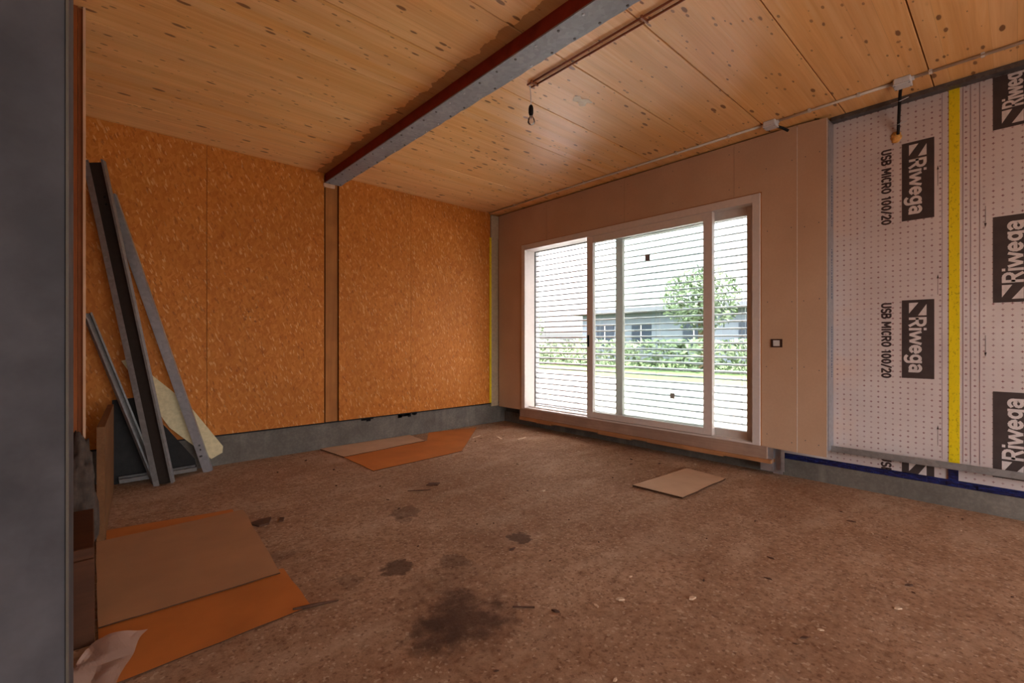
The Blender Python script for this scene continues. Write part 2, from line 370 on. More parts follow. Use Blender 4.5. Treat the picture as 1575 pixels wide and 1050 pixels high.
# gypsum boards
def plate_yz(name, pts, x0, x1, mat, parent):
    bm = bmesh.new(); a = [bm.verts.new((x0, y, z)) for y, z in pts]; b = [bm.verts.new((x1, y, z)) for y, z in pts]
    bm.faces.new(a[::-1]); bm.faces.new(b); n = len(pts)
    for i in range(n): bm.faces.new((a[i], a[(i+1) % n], b[(i+1) % n], b[i]))
    return obj(name, bm, mat, parent)
g = .0012; XG = XB+.0125; T = 3.035
plate_yz('gypsum_board', [(1.050, .247), (1.262, .25), (1.262, T), (1.047, T-.012)], XB, XG, M['gyps'], wr)
plate_yz('gypsum_board', [(1.266, .252), (1.545, .256), (1.545, 2.535), (1.786-g, 2.535), (1.786-g, T), (1.266, T)], XB, XG, M['gyps'], wr)
plate_yz('gypsum_board', [(1.786+g, 2.535), (2.984, 2.535), (2.984, T), (1.786+g, T)], XB, XG, M['gyps'], wr)
plate_yz('gypsum_board', [(2.986, 2.535), (4.184, 2.535), (4.184, T), (2.986, T)], XB, XG, M['gyps'], wr)
plate_yz('gypsum_board', [(4.186, 2.535), (4.657, 2.535), (4.657, .24), (5.155, .24), (5.155, T), (4.186, T)], XB, XG, M['gyps'], wr)
# pale joint strips (exposed board edges) and screw heads
for y in (1.264, 1.0485): box('board_joint', XB-.0015, XB+.002, y-.0022, y+.0022, .25, T-.015, M['gypside'], wr)
sb = bmesh.new(); bmesh.ops.create_circle(sb, cap_ends=True, radius=.0045, segments=8, matrix=Matrix.Rotation(PI/2, 4, 'Y'))
sme = bpy.data.meshes.new('screw_head'); sb.to_mesh(sme); sb.free(); sme.materials.append(M['galv_dark'])
for y in (1.10, 1.21, 1.31, 1.50):
    for z in (.35, .95, 1.55, 2.15, 2.75):
        link('screw_head', sme, wr).location = (XB-.001, y+random.uniform(-.008, .008), z+random.uniform(-.03, .03))
for y in (1.74, 1.83, 2.4, 2.94, 3.03, 3.6, 4.14, 4.23):
    link('screw_head', sme, wr).location = (XB-.001, y, 2.62); link('screw_head', sme, wr).location = (XB-.001, y, 2.95)
# metal studs behind / beneath the boards
bm = bmesh.new(); bm_box(bm, XG, XM-.005, 1.040, 1.044, .30, H-.04); bm_box(bm, XG, XG+.002, 1.044, 1.09, .30, H-.04)
st = obj('metal_stud', bm, M['galv'], wr)
bm = bmesh.new(); z = .9
for z0 in (.9, 1.55, 2.15):
    z = z0
    while z < z0+.42:
        hh = random.uniform(.006, .022)
        bm_box(bm, 4.535, 4.548, 1.0385, 1.0400, z, z+hh); z += hh + random.uniform(.006, .012)
obj('blue_stamp', bm, M['blueink'], st)
bm = bmesh.new()
bm_box(bm, XG, XG+.055, 1.470, 1.472, .05, .30); bm_box(bm, XG, XG+.002, 1.455, 1.56, .045, .256); bm_box(bm, XG, XG+.055, 1.395, 1.397, .06, .30)
bm_box(bm, XG, XG+.002, 1.365, 1.397, .06, .256); bm_box(bm, XG+.053, XG+.055, 1.395, 1.472, .02, .30)
obj('metal_stud', bm, M['galv'], wr)
bm = bmesh.new(); bm_box(bm, 4.520, 4.522, -3.4, 1.04, .288, .335); bm_box(bm, 4.520, 4.598, -3.4, 1.04, .286, .289)
obj('floor_track', bm, M['galv_dull'], wr)
bm = bmesh.new(); bm_box(bm, 4.530, 4.60, -3.4, 1.04, H-.035, H-.001); obj('ceiling_track', bm, M['galv_dark'], wr)
# membrane
m1 = box('membrane_sheet', XM, XM+.008, .300, 1.49, .15, H, M['membrane'], wr)
m1b = box('membrane_sheet', XM+.001, XM+.010, -1.35, .312, .15, H, M['membrane'], wr)
m2 = box('membrane_sheet', XM+.001, XM+.010, -3.4, -1.35, .15, H, M['membrane'], wr)
yt = box('yellow_tape', XM-.0025, XM, .279, .336, .29, H-.035, M['yellow'], wr)
bm = bmesh.new(); bm_box(bm, XM-.012, XM-.001, -3.3, 1.44, .148, .197, .003); bt = obj('blue_tape', bm, M['blue'], wr)
box('blue_tape', XM-.012, XM-.003, .285, .338, .195, .284, M['blue'], wr)
bm = bmesh.new()
for i in range(60):
    y = random.uniform(-1.3, 1.4); bm_box(bm, XM-.016-random.uniform(0, .004), XM-.010, y, y+random.uniform(.02, .12), .15+random.uniform(0, .02), .165+random.uniform(0, .028))
o = obj('tape_wrinkle', bm, M['blue'], bt); o['kind'] = 'stuff'
for y in (.372, .223, .178, .262): box('print_line', XM-.0008, XM+.002, y-.0012, y+.0012, .335, H-.03, M['inkline'], m1b if y < .3 else m1)

# ---- lettering: fitted into a box in a letter frame, then placed on the sheet
def arc(cx, cy, rx, ry, a0, a1, n=9): return [(cx+rx*math.cos(math.radians(a0+(a1-a0)*i/n)), cy+ry*math.sin(math.radians(a0+(a1-a0)*i/n))) for i in range(n+1)]
# strokes of each letter: (advance, [polylines]) with cap height 1, baseline 0
GL = {
 'R': (.66, [[(.08, 0), (.08, 1)], [(.08, .93), (.32, .93)] + arc(.32, .70, .20, .23, 90, -90, 7) + [(.08, .47)], [(.30, .47), (.54, 0)]]),
 'i': (.24, [[(.09, 0), (.09, .70)], [(.09, .88), (.09, 1.0)]]),
 'w': (.84, [[(.02, .70), (.20, .04), (.40, .66), (.60, .04), (.78, .70)]]),
 'e': (.60, [[(.08, .37), (.49, .37)] + arc(.285, .36, .205, .29, 5, 320, 12)]),
 'g': (.62, [arc(.27, .38, .19, .27, 0, 360, 14), [(.48, .70), (.48, -.05)] + arc(.27, -.05, .21, .20, 0, -150, 7)]),
 'a': (.60, [arc(.25, .22, .17, .17, 0, 360, 12), [(.07, .56)] + arc(.26, .48, .19, .19, 130, 0, 6) + [(.45, 0)]]),
 'U': (.62, [[(.08, 1), (.08, .28)] + arc(.28, .28, .20, .24, 180, 360, 8) + [(.48, 1)]]),
 'S': (.58, [arc(.27, .72, .19, .24, 30, 270, 9) + arc(.27, .24, .19, .24, 90, -150, 9)]),
 'B': (.62, [[(.08, 0), (.08, 1)], [(.08, .95), (.28, .95)] + arc(.28, .74, .18, .21, 90, -90, 7) + [(.08, .53)], [(.28, .53)] + arc(.28, .29, .21, .24, 90, -90, 7) + [(.08, .05)]]),
 'M': (.80, [[(.08, 0), (.08, 1), (.35, .30), (.62, 1), (.62, 0)]]),
 'I': (.24, [[(.09, 0), (.09, 1)]]),
 'C': (.58, [arc(.28, .5, .20, .45, 50, 310, 12)]),
 'O': (.64, [arc(.29, .5, .21, .45, 0, 360, 16)]),
 '1': (.40, [[(.04, .78), (.20, .96), (.20, 0)]]),
 '0': (.60, [arc(.27, .5, .19, .45, 0, 360, 16)]),
 '/': (.46, [[(.03, -.05), (.36, 1.05)]]),
 '2': (.58, [arc(.26, .72, .19, .23, 160, -30, 8) + [(.08, .05), (.48, .05)]]),
 ' ': (.32, []),
}
def letters(name, st, mat, parent, org, dx, dy, x0, x1, ybase, cap, bold=.07, proud=.0015):
    """org: start corner; dx reading direction; dy letter-up direction; strokes given real width"""
    tot = sum(GL[c][0] for c in st) - .1; sx = (x1-x0)/tot; hw = bold; bm = bmesh.new(); dx = Vector(dx); dy = Vector(dy); cur = 0; k = 0
    W = hw*(sx*cap)**.5
    def P(a, b, off): return Vector(org) + dx*a + dy*b + Vector((-proud-off, 0, 0))
    for c in st:
        adv, pls = GL[c]
        for pl in pls:
            q = [Vector((x0+(cur+u)*sx, ybase+v*cap)) for u, v in pl]
            for i in range(len(q)-1):
                d = (q[i+1]-q[i]).normalized(); n = Vector((-d.y, d.x))*W; e = d*W*(.55 if len(q) > 5 else .25); k += 1; off = (k % 5)*.00003
                bm.faces.new([bm.verts.new(P(p.x, p.y, off)) for p in (q[i]-e+n, q[i]-e-n, q[i+1]+e-n, q[i+1]+e+n)])
        cur += adv
    return obj(name, bm, mat, parent)
def poly(name, pts, mat, parent, org, dx, dy, proud=.001):
    bm = bmesh.new(); dx = Vector(dx); dy = Vector(dy); bm.faces.new([bm.verts.new(Vector(org)+dx*a+dy*b+Vector((-proud, 0, 0))) for a, b in pts])
    return obj(name, bm, mat, parent)
DN = (0, 0, -1); UP = (0, 0, 1); RT = (0, -1, 0); LT = (0, 1, 0)
def logo(parent, org, dx, dy, L=.593, Wd=.185, full=True):
    poly('logo_block', [(0, 0), (L, 0), (L, Wd), (0, Wd)], M['print'], parent, org, dx, dy, .0008)
    me = bmesh.new(); ux = Vector(dx); uy = Vector(dy)
    def tri(p):
        me.faces.new([me.verts.new(Vector(org)+ux*a+uy*b+Vector((-.0016, 0, 0))) for a, b in p])
    tri([(.035, .142), (.118, .142), (.118, .094)]); 
    tri([(.022, .042), (.022, .096), (.102, .042)])
    obj('logo_mark', me, M['logo_white'], parent)
    if full: letters('logo_lettering', 'Riwega', M['logo_white'], parent, org, dx, dy, .132, .545, .044, .096, .085, .0016)
for z in (2.708, 1.510):
    logo(m1, (XM, .599, z), DN, RT)
    letters('print_lettering', 'USB MICRO 100/20', M['ink'], m1, (XM, .721, z-.015), DN, RT, 0, .582, 0, .057, .105, .001)
logo(m1, (XM, .599, .312), DN, RT, .16, .185, False)
letters('print_lettering', 'USB', M['ink'], m1, (XM, .721, .297), DN, RT, 0, .125, 0, .057, .105, .001)
for z in (2.650, 1.462, .262):
    # the block on this sheet reads upwards; its letters' tops point to the window
    L = min(.59, H-.036-z)
    poly('logo_block', [(0, 0), (L, 0), (L, .185), (0, .185)], M['print'], m1b, (XM+.001, -.070, z), UP, LT, .0008)
    me = bmesh.new()
    for p in ([(.035, .142), (.118, .142), (.118, .094)], [(.022, .042), (.022, .096), (.102, .042)]):
        me.faces.new([me.verts.new(Vector((XM+.001-.0016, -.070+b, z+a))) for a, b in p])
    obj('logo_mark', me, M['logo_white'], m1b)
    if L > .55: letters('logo_lettering', 'Riwega', M['logo_white'], m1b, (XM+.001, -.070, z), UP, LT, .132, .545, .044, .096, .085, .0016)
    else: letters('logo_lettering', 'Riweg', M['logo_white'], m1b, (XM+.001, -.070, z), UP, LT, .132, .355, .044, .096, .085, .0016)
# tiny arrows beside the seam
def arrow(y, z, up, par):
    s = 1 if up else -1; bm = bmesh.new(); X = XM-.0012
    bm.faces.new([bm.verts.new((X, y-.006, z)), bm.verts.new((X, y+.006, z)), bm.verts.new((X, y, z+.03*s))])
    bm.faces.new([bm.verts.new((X, y-.001, z)), bm.verts.new((X, y+.001, z)), bm.verts.new((X, y+.001, z-.12*s)), bm.verts.new((X, y-.001, z-.12*s))])
    obj('print_arrow', bm, M['ink'], par)
for z, u, y in ((2.46, True, .395), (1.66, True, .395), (.55, True, .395), (2.02, False, .150), (1.12, False, .150)): arrow(y, z, u, m1 if y > .3 else m1b)

# rear and side walls (behind the camera) with the large opening that lets daylight in
wb = bmesh.new(); bm_box(wb, -2.7, -.35, -3.65, -3.5, 0, H+.02); bm_box(wb, 4.1, 4.66, -3.65, -3.5, 0, H+.02); bm_box(wb, -.35, 4.1, -3.65, -3.5, 2.7, H+.02)
struct(obj('wall_back', wb, M['gyps']))
wl = bmesh.new(); bm_box(wl, -2.7, -2.6, -3.5, 1.2, 0, H+.02); bm_box(wl, -2.6, -.60, 1.10, 1.2, 0, H+.02); bm_box(wl, -.25, -.12, 1.2, YA+.06, 0, H+.02)
struct(obj('wall_left', wl, M['timber_red']))
# pillar by the doorway and timber post further down
p = box('concrete_pillar', -.60, -.0245, .90, 1.20, 0, H, M['pillar'], None, .003)
tag(p, 'mottled dark grey pillar filling the left edge of the view', 'pillar')
box('edge_bead', -.0262, -.0232, .897, .903, 0, H, plain('dull_bead', (.08, .066, .05), .6), p)
tp = empty('timber_post', (-.05, 3.5, 0)); tag(tp, 'red-brown upright timber post just beyond the grey pillar', 'post')
for (x0, x1, y0, m, n, z0) in ((-.13, -.055, 3.50, 'timber_red', 'post_board', 0), (-.053, -.0335, 3.515, 'timber_red', 'post_board', 0)):
    box(n, x0+.05, x1+.05, y0-3.5, .12, z0, H, M[m], tp)
o = box('pale_batten', -.0335+.05, -.0225+.05, -.012, .10, .66, H, M['timber_pale'], tp); o['label'] = 'pale narrow batten on the post edge'

# ------------------------------------------------------------------ sliding door
wd = struct(empty('window_1', (0, 0, 0)))
FX0, FX1 = 4.420, 4.612
def wbox(n, a, b, y0, y1, z0, z1, par, bev=.002): return box(n, a, b, y0, y1, z0, z1, M['frame'], par, bev)
wbox('frame_jamb', FX0, FX1, 1.553, 1.620, .262, 2.525, wd); wbox('frame_jamb', FX0, FX1, 4.585, 4.650, .262, 2.525, wd)
wbox('frame_head', FX0, FX1, 1.620, 4.585, 2.452, 2.525, wd); 
bm = bmesh.new(); bm_box(bm, FX0, FX1, 1.620, 4.585, .262, .280, .002); bm_box(bm, 4.497, 4.505, 1.62, 4.585, .280, .290); obj('frame_threshold', bm, M['frame'], wd)
bm = bmesh.new()   # foam/paper strip sealing the frame to the boards
bm_box(bm, 4.436, 4.60, 1.545, 1.553, .255, 2.533); bm_box(bm, 4.436, 4.60, 4.650, 4.658, .255, 2.533); bm_box(bm, 4.436, 4.60, 1.545, 4.658, 2.525, 2.535)
obj('seal_strip', bm, M['timber_v'], wd)
def sash(nm, y0, y1, x0, x1, lab):
    s = empty(nm, (0, 0, 0), wd); s['label'] = lab; sw = .088
    wbox('sash_stile', x0, x1, y0, y0+sw, .284, 2.455, s); wbox('sash_stile', x0, x1, y1-sw, y1, .284, 2.455, s)
    wbox('sash_rail', x0, x1, y0+sw, y1-sw, 2.372, 2.455, s); wbox('sash_rail', x0, x1, y0+sw, y1-sw, .284, .350, s)
    xm = (x0+x1)/2; box('pane', xm-.003, xm+.003, y0+sw-.004, y1-sw+.004, .346, 2.376, M['glass'], s); return s
s1 = sash('sliding_sash', 1.990, 3.516, 4.434, 4.490, 'sliding sash slid to the middle'); s2 = sash('fixed_sash', 1.615, 3.160, 4.520, 4.576, 'fixed sash at the right')
box('sash_handle', 4.418, 4.434, 3.478, 3.500, 1.13, 1.27, M['black'], s1, .003)
box('paper_sticker', 4.457, 4.4585, 2.675, 2.735, 2.07, 2.135, plain('grey_sticker', (.22, .18, .19), .7), s1)
box('paper_sticker', 4.457, 4.4585, 2.39, 2.44, .60, .66, plain('grey_sticker2', (.42, .42, .38), .7), s1)
ts = empty('trim_1', (0, 0, 0)); struct(ts)
box('sill_lining', 4.428, 4.61, 1.50, 4.69, .150, .261, M['timber_mauve'], ts, .002)
bm = bmesh.new(); y = 1.46
while y < 4.66:
    y2 = min(4.68, y+random.uniform(.10, .45)); bm_box(bm, 4.405+random.uniform(0, .010), 4.61, y, y2, .112+random.uniform(-.012, .008), .150); y = y2
obj('timber_sill', bm, M['timber_y'], ts)

# external venetian blind
vb = empty('venetian_blind', (4.70, 3.10, .28)); tag(vb, 'white external venetian blind lowered outside the sliding door', 'blind')
bm = bmesh.new(); prof = [(-.041, -.014), (-.040, -.001), (-.036, .001), (-.018, .005), (0, .006), (.018, .005), (.036, .001), (.040, -.003), (.041, .004)]
def slatmesh(L):
    bm = bmesh.new(); n = len(prof); rows = []
    for y in (-L/2, L/2):
        rows.append([bm.verts.new((x, y, z)) for x, z in prof] + [bm.verts.new((x, y, z-.0012)) for x, z in prof[::-1]])
    m = 2*n
    for i in range(m): bm.faces.new((rows[0][i], rows[0][(i+1) % m], rows[1][(i+1) % m], rows[1][i]))
    bm.faces.new(rows[0]); bm.faces.new(rows[1][::-1]); bmesh.ops.recalc_face_normals(bm, faces=bm.faces)
    me = bpy.data.meshes.new('slat'); bm.to_mesh(me); bm.free(); me.materials.append(M['slat']); return me
sm = slatmesh(3.02)
for k in range(30):
    o = link('slat', sm, vb); o.location = (0, 0, .045+.0715*k); o.rotation_euler = (0, math.radians(.5+random.uniform(-1.0, 1.0)), 0)
for s in (-1, 1): box('guide_rail', -.035, .035, s*1.525-.012, s*1.525+.012, -.02, 2.24, M['galv_dull'], vb)
box('head_rail', -.03, .03, -1.52, 1.52, 2.17, 2.24, M['galv_dull'], vb)
box('bottom_rail', -.036, .036, -1.51, 1.51, .0, .018, M['slat'], vb)
for y in (-1.30, -.38, .45, 1.32):
    bm = bmesh.new(); tube(bm, [(.0-.041, y, .01), (-.041, y, 2.17)], .0016, 5); tube(bm, [(.041, y, .01), (.041, y, 2.17)], .0016, 5); obj('ladder_cord', bm, M['galv_dull'], vb)

# ------------------------------------------------------------------ steel beam on the ceiling
be = empty('steel_beam', (2.0, YA, H)); tag(be, 'red-primed steel beam with a grey screwed plate crossing the ceiling', 'beam')
def rel(n, x0, x1, y0, y1, z0, z1, m, par, o, bev=0): return box(n, x0-o[0], x1-o[0], y0-o[1], y1-o[1], z0-o[2], z1-o[2], m, par, bev)
O = (2.0, YA, H)
rel('beam_body', 1.915, 2.075, -3.45, YA-.002, 2.955, H-.0005, M['redsteel'], be, O)
bm = bmesh.new(); y = YA-.004; e = .0
pts = [(1.911-2, 0.0)]; right = []
yy = -0.004
while yy > -8.5:
    right.append((2.083-2+random.uniform(-.004, .005), yy)); yy -= random.uniform(.04, .09)
pts = [(1.911-2, -.004)] + [(1.911-2, yy)] + right[::-1]
prism(bm, pts, 2.9465-H, 2.9552-H); obj('cover_plate', bm, M['plate'], be)
bm = bmesh.new(); bmesh.ops.create_cone(bm, cap_ends=True, segments=8, radius1=.007, radius2=.009, depth=.006); sc = bpy.data.meshes.new('screw'); bm.to_mesh(sc); bm.free(); sc.materials.append(M['galv_dark'])
bm = bmesh.new(); bmesh.ops.create_cone(bm, cap_ends=True, segments=8, radius1=.007, radius2=.009, depth=.006); sc2 = bpy.data.meshes.new('screw'); bm.to_mesh(sc2); bm.free(); sc2.materials.append(M['galv'])
for k in range(-3, 21):
    for dxx, dy in ((-.055, .01), (.065, -.008)):
        link('screw', sc if random.random() < .7 else sc2, be).location = (dxx, 1.555+.178*k+dy-YA, 2.944-H)

# ------------------------------------------------------------------ electrics
cr = empty('cable_run', (2.34, 2.37, H)); tag(cr, 'pair of brown cables clipped along the ceiling beside the beam', 'cable')
for dx in (-.022, .022):
    bm = bmesh.new(); tube(bm, [(dx, 0+abs(dx)*.3, -.010)] + [(dx+random.uniform(-.001, .001), -.4*i, -.010) for i in range(1, 12)], .0065, 8); obj('cable', bm, M['brown_cable'], cr, True)
for y in (-.045, -.93, -1.8, -2.7): box('cable_clip', -.034, .034, y-.006, y+.006, -.019, -.001, M['brown_cable'], cr)
pb = empty('hanging_bulb', (2.344, 2.366, H)); tag(pb, 'bare light bulb in a black holder hanging from the ceiling cables', 'light bulb')
bm = bmesh.new(); tube(bm, [(-.01, 0, -.012), (-.004, 0, -.05), (0, 0, -.10), (0, 0, -.155)], .0028, 6); obj('flex', bm, M['white_pvc'], pb, True)
bm = bmesh.new(); tube(bm, [(0, 0, -.150), (0, 0, -.158), (0, 0, -.175), (0, 0, -.205), (.001, 0, -.222)], [.008, .014, .018, .018, .014], 12); obj('lamp_holder', bm, M['black'], pb, True)
bm = bmesh.new(); tube(bm, [(.001, 0, -.220), (0, -.002, -.235), (-.001, -.004, -.255), (-.002, -.006, -.275), (-.002, -.007, -.288), (-.002, -.007, -.294)], [.012, .014, .024, .028, .020, .004], 16); obj('glass_globe', bm, M['bulbglass'], pb, True)
bm = bmesh.new(); tube(bm, [(0, -.002, -.225), (0, -.003, -.25)], [.006, .004], 8); obj('lamp_stem', bm, M['white_pvc'], pb, True)

cn = empty('wall_conduit', (4.24, 0, H)); tag(cn, 'thin rigid grey conduit running along the ceiling edge above the sliding door', 'conduit')
bm = bmesh.new(); tube(bm, [(0, 5.13, -.012), (0, 3, -.012), (0, 1.46, -.012)], .0105, 10); obj('pipe', bm, M['conduit'], cn, True)
bm = bmesh.new(); tube(bm, [(0, 1.35, -.012), (0, .60, -.012)], .0105, 10); obj('pipe', bm, M['conduit'], cn, True)
bm = bmesh.new(); tube(bm, [(-.004, .49, -.012), (-.008, -3.3, -.012)], .0105, 10); obj('pipe', bm, M['conduit'], cn, True)
for y in (4.6, 4.0, 3.4, 2.8, 2.25, 1.75, 1.12, .80, .40, .15, -.05, -.3, -.7):
    bm = bmesh.new(); tube(bm, [(0, y-.009, -.013), (0, y+.009, -.013)], .0145, 10); bm_box(bm, -.018, .018, y-.009, y+.009, -.010, 0); obj('pipe_clip', bm, M['conduit'], cn)
def jbox(x, y, lab):
    j = empty('junction_box', (x, y, H)); tag(j, lab, 'junction box', 'square grey junction boxes on the conduit')
    bm = bmesh.new(); bm_box(bm, -.044, .044, -.048, .048, -.042, 0, .006); obj('box_body', bm, M['box'], j)
    bm = bmesh.new(); bm_box(bm, -.046, .046, -.050, .050, -.052, -.040, .004); obj('box_lid', bm, M['box'], j)
    for sx in (-1, 1):
        for sy in (-1, 1):
            bm = bmesh.new(); tube(bm, [(sx*.036, sy*.040, -.048), (sx*.036, sy*.040, -.0545)], .005, 8); obj('lid_screw', bm, M['galv_dull'], j)
    for sy in (-1, 1):
        bm = bmesh.new(); tube(bm, [(0, sy*.046, -.016), (0, sy*.062, -.016)], .0155, 10); obj('cable_gland', bm, M['box'], j)
jbox(4.24, 1.405, 'grey junction box on the conduit above the gypsum boards'); jbox(4.236, .547, 'grey junction box from which a black pipe drops to the printed membrane')
def corr(path, r):
    bm = bmesh.new(); P = [Vector(p) for p in path]; out = []; rr = []
    for a, b in zip(P[:-1], P[1:]):
        n = max(2, int((b-a).length/.006))
        for i in range(n): out.append(a.lerp(b, i/n)); rr.append(r*(1.0 if i % 2 else .84))
    out.append(P[-1]); rr.append(r); tube(bm, out, rr, 10); return bm
bp = empty('corrugated_pipe', (4.28, .56, 3.0)); tag(bp, 'black corrugated pipe running from junction box into the printed membrane', 'pipe')
def rp(l, o): return [(a-o[0], b-o[1], c-o[2]) for a, b, c in l]
obj('pipe', corr(rp([(4.278, .562, 3.01), (4.34, .575, 2.995), (4.44, .592, 2.95), (4.54, .610, 2.87), (4.59, .620, 2.79)], (4.28, .56, 3.0)), .011), M['black'], bp, True)
for q in ((4.40, .585, 2.965), (4.55, .612, 2.85)):
    bm = bmesh.new(); a = Vector(q)-Vector((4.28, .56, 3.0)); tube(bm, [a+Vector((0, .05, .0)), a+Vector((-.012, 0, -.004)), a+Vector((.0, -.05, .012))], .0022, 5); obj('tie_wire', bm, M['galv'], bp)
b2 = empty('pipe_stub', (4.285, 1.37, 3.01)); tag(b2, 'short black pipe stub leaving the junction box over the gypsum boards', 'pipe')
obj('pipe', corr([(-.005, .0, .0), (.03, -.03, -.01), (.075, -.06, -.03)], .0125), M['black'], b2, True)
def lump(name, c, r, sq, mat, seed, amp=.25, sub=3, parent=None):
    bm = bmesh.new(); bmesh.ops.create_icosphere(bm, subdivisions=sub, radius=1)
    for v in bm.verts:
        n = v.co.normalized(); k = 1+amp*noise.noise(n*2.2+Vector((seed, 0, 0)))+amp*.5*noise.noise(n*6+Vector((0, seed, 0)))
        v.co = Vector((n.x*sq[0]*r*k, n.y*sq[1]*r*k, n.z*sq[2]*r*k))
    return obj(name, bm, mat, parent, True, c)
f = lump('expanding_foam', (4.598, .632, 2.775), .03, (.5, 1.1, 1.3), M['foam'], 3, .5); tag(f, 'blob of orange expanding foam around the black pipe in the membrane', 'foam')
sk_ = empty('wall_socket', (XB, 1.423, 1.18)); tag(sk_, 'dark-framed empty wall socket box with white inside beside the sliding door', 'socket')
bm = bmesh.new()
for a in ((-.046, .046, .026, .036), (-.046, .046, -.036, -.026)): bm_box(bm, -.006, -.0005, a[0], a[1], a[2], a[3])
for a in ((-.046, -.028), (.028, .046)): bm_box(bm, -.006, -.0005, a[0], a[1], -.026, .026)
obj('socket_frame', bm, plain('dark_brown_plastic', (.05, .022, .015), .5), sk_); box('socket_insert', -.0035, -.0008, -.027, .027, -.025, .025, M['white_pvc'], sk_)
# ragged pale patch on the ceiling
bm = bmesh.new(); prism(bm, [(-.09, -.01), (-.05, .04), (.0, .028), (.05, .055), (.085, .03), (.06, -.01), (.09, -.045), (.02, -.055), (-.02, -.025), (-.06, -.04)], -.0015, -.0003)
o = obj('ceiling_patch', bm, M['patch_pale']); o.location = (2.79, 2.27, H); tag(o, 'ragged pale patch flat on the ceiling near the bulb', 'paper')

# ------------------------------------------------------------------ leaning profiles in the far left corner
def cprofile(L, wdt, fl, lip=.008, t=.0012, holes=()):
    """open C section along +Z; web in local XZ at y=0, flanges towards -Y (open side -Y)"""
    bm = bmesh.new(); h = wdt/2
    bm_box(bm, -h, h, -t, 0, 0, L)
    for s in (-1, 1):
        a, b = sorted((s*h, s*(h-t))); bm_box(bm, a, b, -fl, 0, 0, L)
        a, b = sorted((s*h, s*(h-lip))); bm_box(bm, a, b, -fl, -fl+t, 0, L)
    return bm
def place(o, A, B, face):
    A = Vector(A); B = Vector(B); z = (B-A).normalized(); f = Vector(face); f = (f - z*f.dot(z)).normalized(); y = -f; x = y.cross(z).normalized()
    o.matrix_world = Matrix(((x.x, y.x, z.x, A.x), (x.y, y.y, z.y, A.y), (x.z, y.z, z.z, A.z), (0, 0, 0, 1)))
def stud(name, A, B, face, wdt, fl, label, mat='galv', fol=None):
    A = Vector(A); B = Vector(B); e = empty(name); place(e, A, B, face); tag(e, label, 'metal profile')
    L = (B-A).length; bm = bmesh.new(); h = wdt/2; t = .0015
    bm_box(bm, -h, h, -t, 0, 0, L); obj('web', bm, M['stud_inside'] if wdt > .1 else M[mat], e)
    for s in (-1, 1):
        bm = bmesh.new(); a, b = sorted((s*h, s*(h-t))); bm_box(bm, a, b, -fl, 0, 0, L)
        a, b = sorted((s*h, s*(h-(.042 if wdt > .1 and s < 0 else .014)))); bm_box(bm, a, b, -fl, -fl+t, 0, L); obj('flange', bm, M[mat], e)
    return e
e1 = stud('steel_stud', (.465, 4.83, .0), (.03, 5.085, 2.66), (-.45, -1, .25), .135, .06, 'wide open steel stud leaning in the corner, tallest of the profiles', 'galv_dull')
for z in (2.42, 2.36): 
    bm = bmesh.new(); tube(bm, [(0.01, -.0018, z), (.01, -.006, z)], .010, 8); obj('service_hole', bm, M['black'], e1)
e2 = stud('steel_stud', (.79, 4.995, .0), (.115, 5.085, 2.42), (.35, 1, -.1), .070, .05, 'blue-grey steel stud leaning right of the wide one, feet against plinth', 'galv')
for z in (.16, .22, .26):
    bm = bmesh.new(); tube(bm, [(random.uniform(-.02, .02), .0002, z), (0, .004, z)], .008, 8); obj('screw_head', bm, M['galv_dark'], e2)
e3 = stud('steel_track', (.40, 4.90, .0), (-.03, 5.08, 1.42), (.5, -1, .2), .055, .03, 'short dark steel track leaning lowest in the corner behind the wide stud', 'galv_dull')
e4 = stud('steel_track', (.17, 4.985, .036), (.70, 5.01, .036), (0, -.2, 1), .065, .035, 'steel track lying on the floor under the leaning studs', 'galv_dull')
bm = bmesh.new(); a = [(.19, 1.03), (.255, 1.05), (.66, .62), (.935, .19), (.93, .13), (.84, .085), (.52, .42)]
v1 = [bm.verts.new((x, 5.135, z)) for x, z in a]; v2 = [bm.verts.new((x, 5.160, z)) for x, z in a]; bm.faces.new(v1); bm.faces.new(v2[::-1])
for i in range(len(a)): bm.faces.new((v1[i], v1[(i+1) % len(a)], v2[(i+1) % len(a)], v2[i]))
o = obj('insulation_board', bm, M['cream']); tag(o, 'cream insulation offcut leaning askew behind the steel studs', 'board')
bm = bmesh.new(); pts = [(.12, 0), (.13, .70), (.28, .71), (.50, .42), (.70, .12), (.72, .02)]  # flat black outline filling the area below the insulation offcut
v1 = [bm.verts.new((x, 5.065+z*.07, z+.002)) for x, z in pts]; v2 = [bm.verts.new((x, 5.075+z*.07, z+.002)) for x, z in pts]; bm.faces.new(v1); bm.faces.new(v2[::-1])
for i in range(len(pts)): bm.faces.new((v1[i], v1[(i+1) % len(pts)], v2[(i+1) % len(pts)], v2[i]))
o = obj('black_sheet', bm, M['black']); tag(o, 'black sheet standing behind the steel studs', 'sheet')

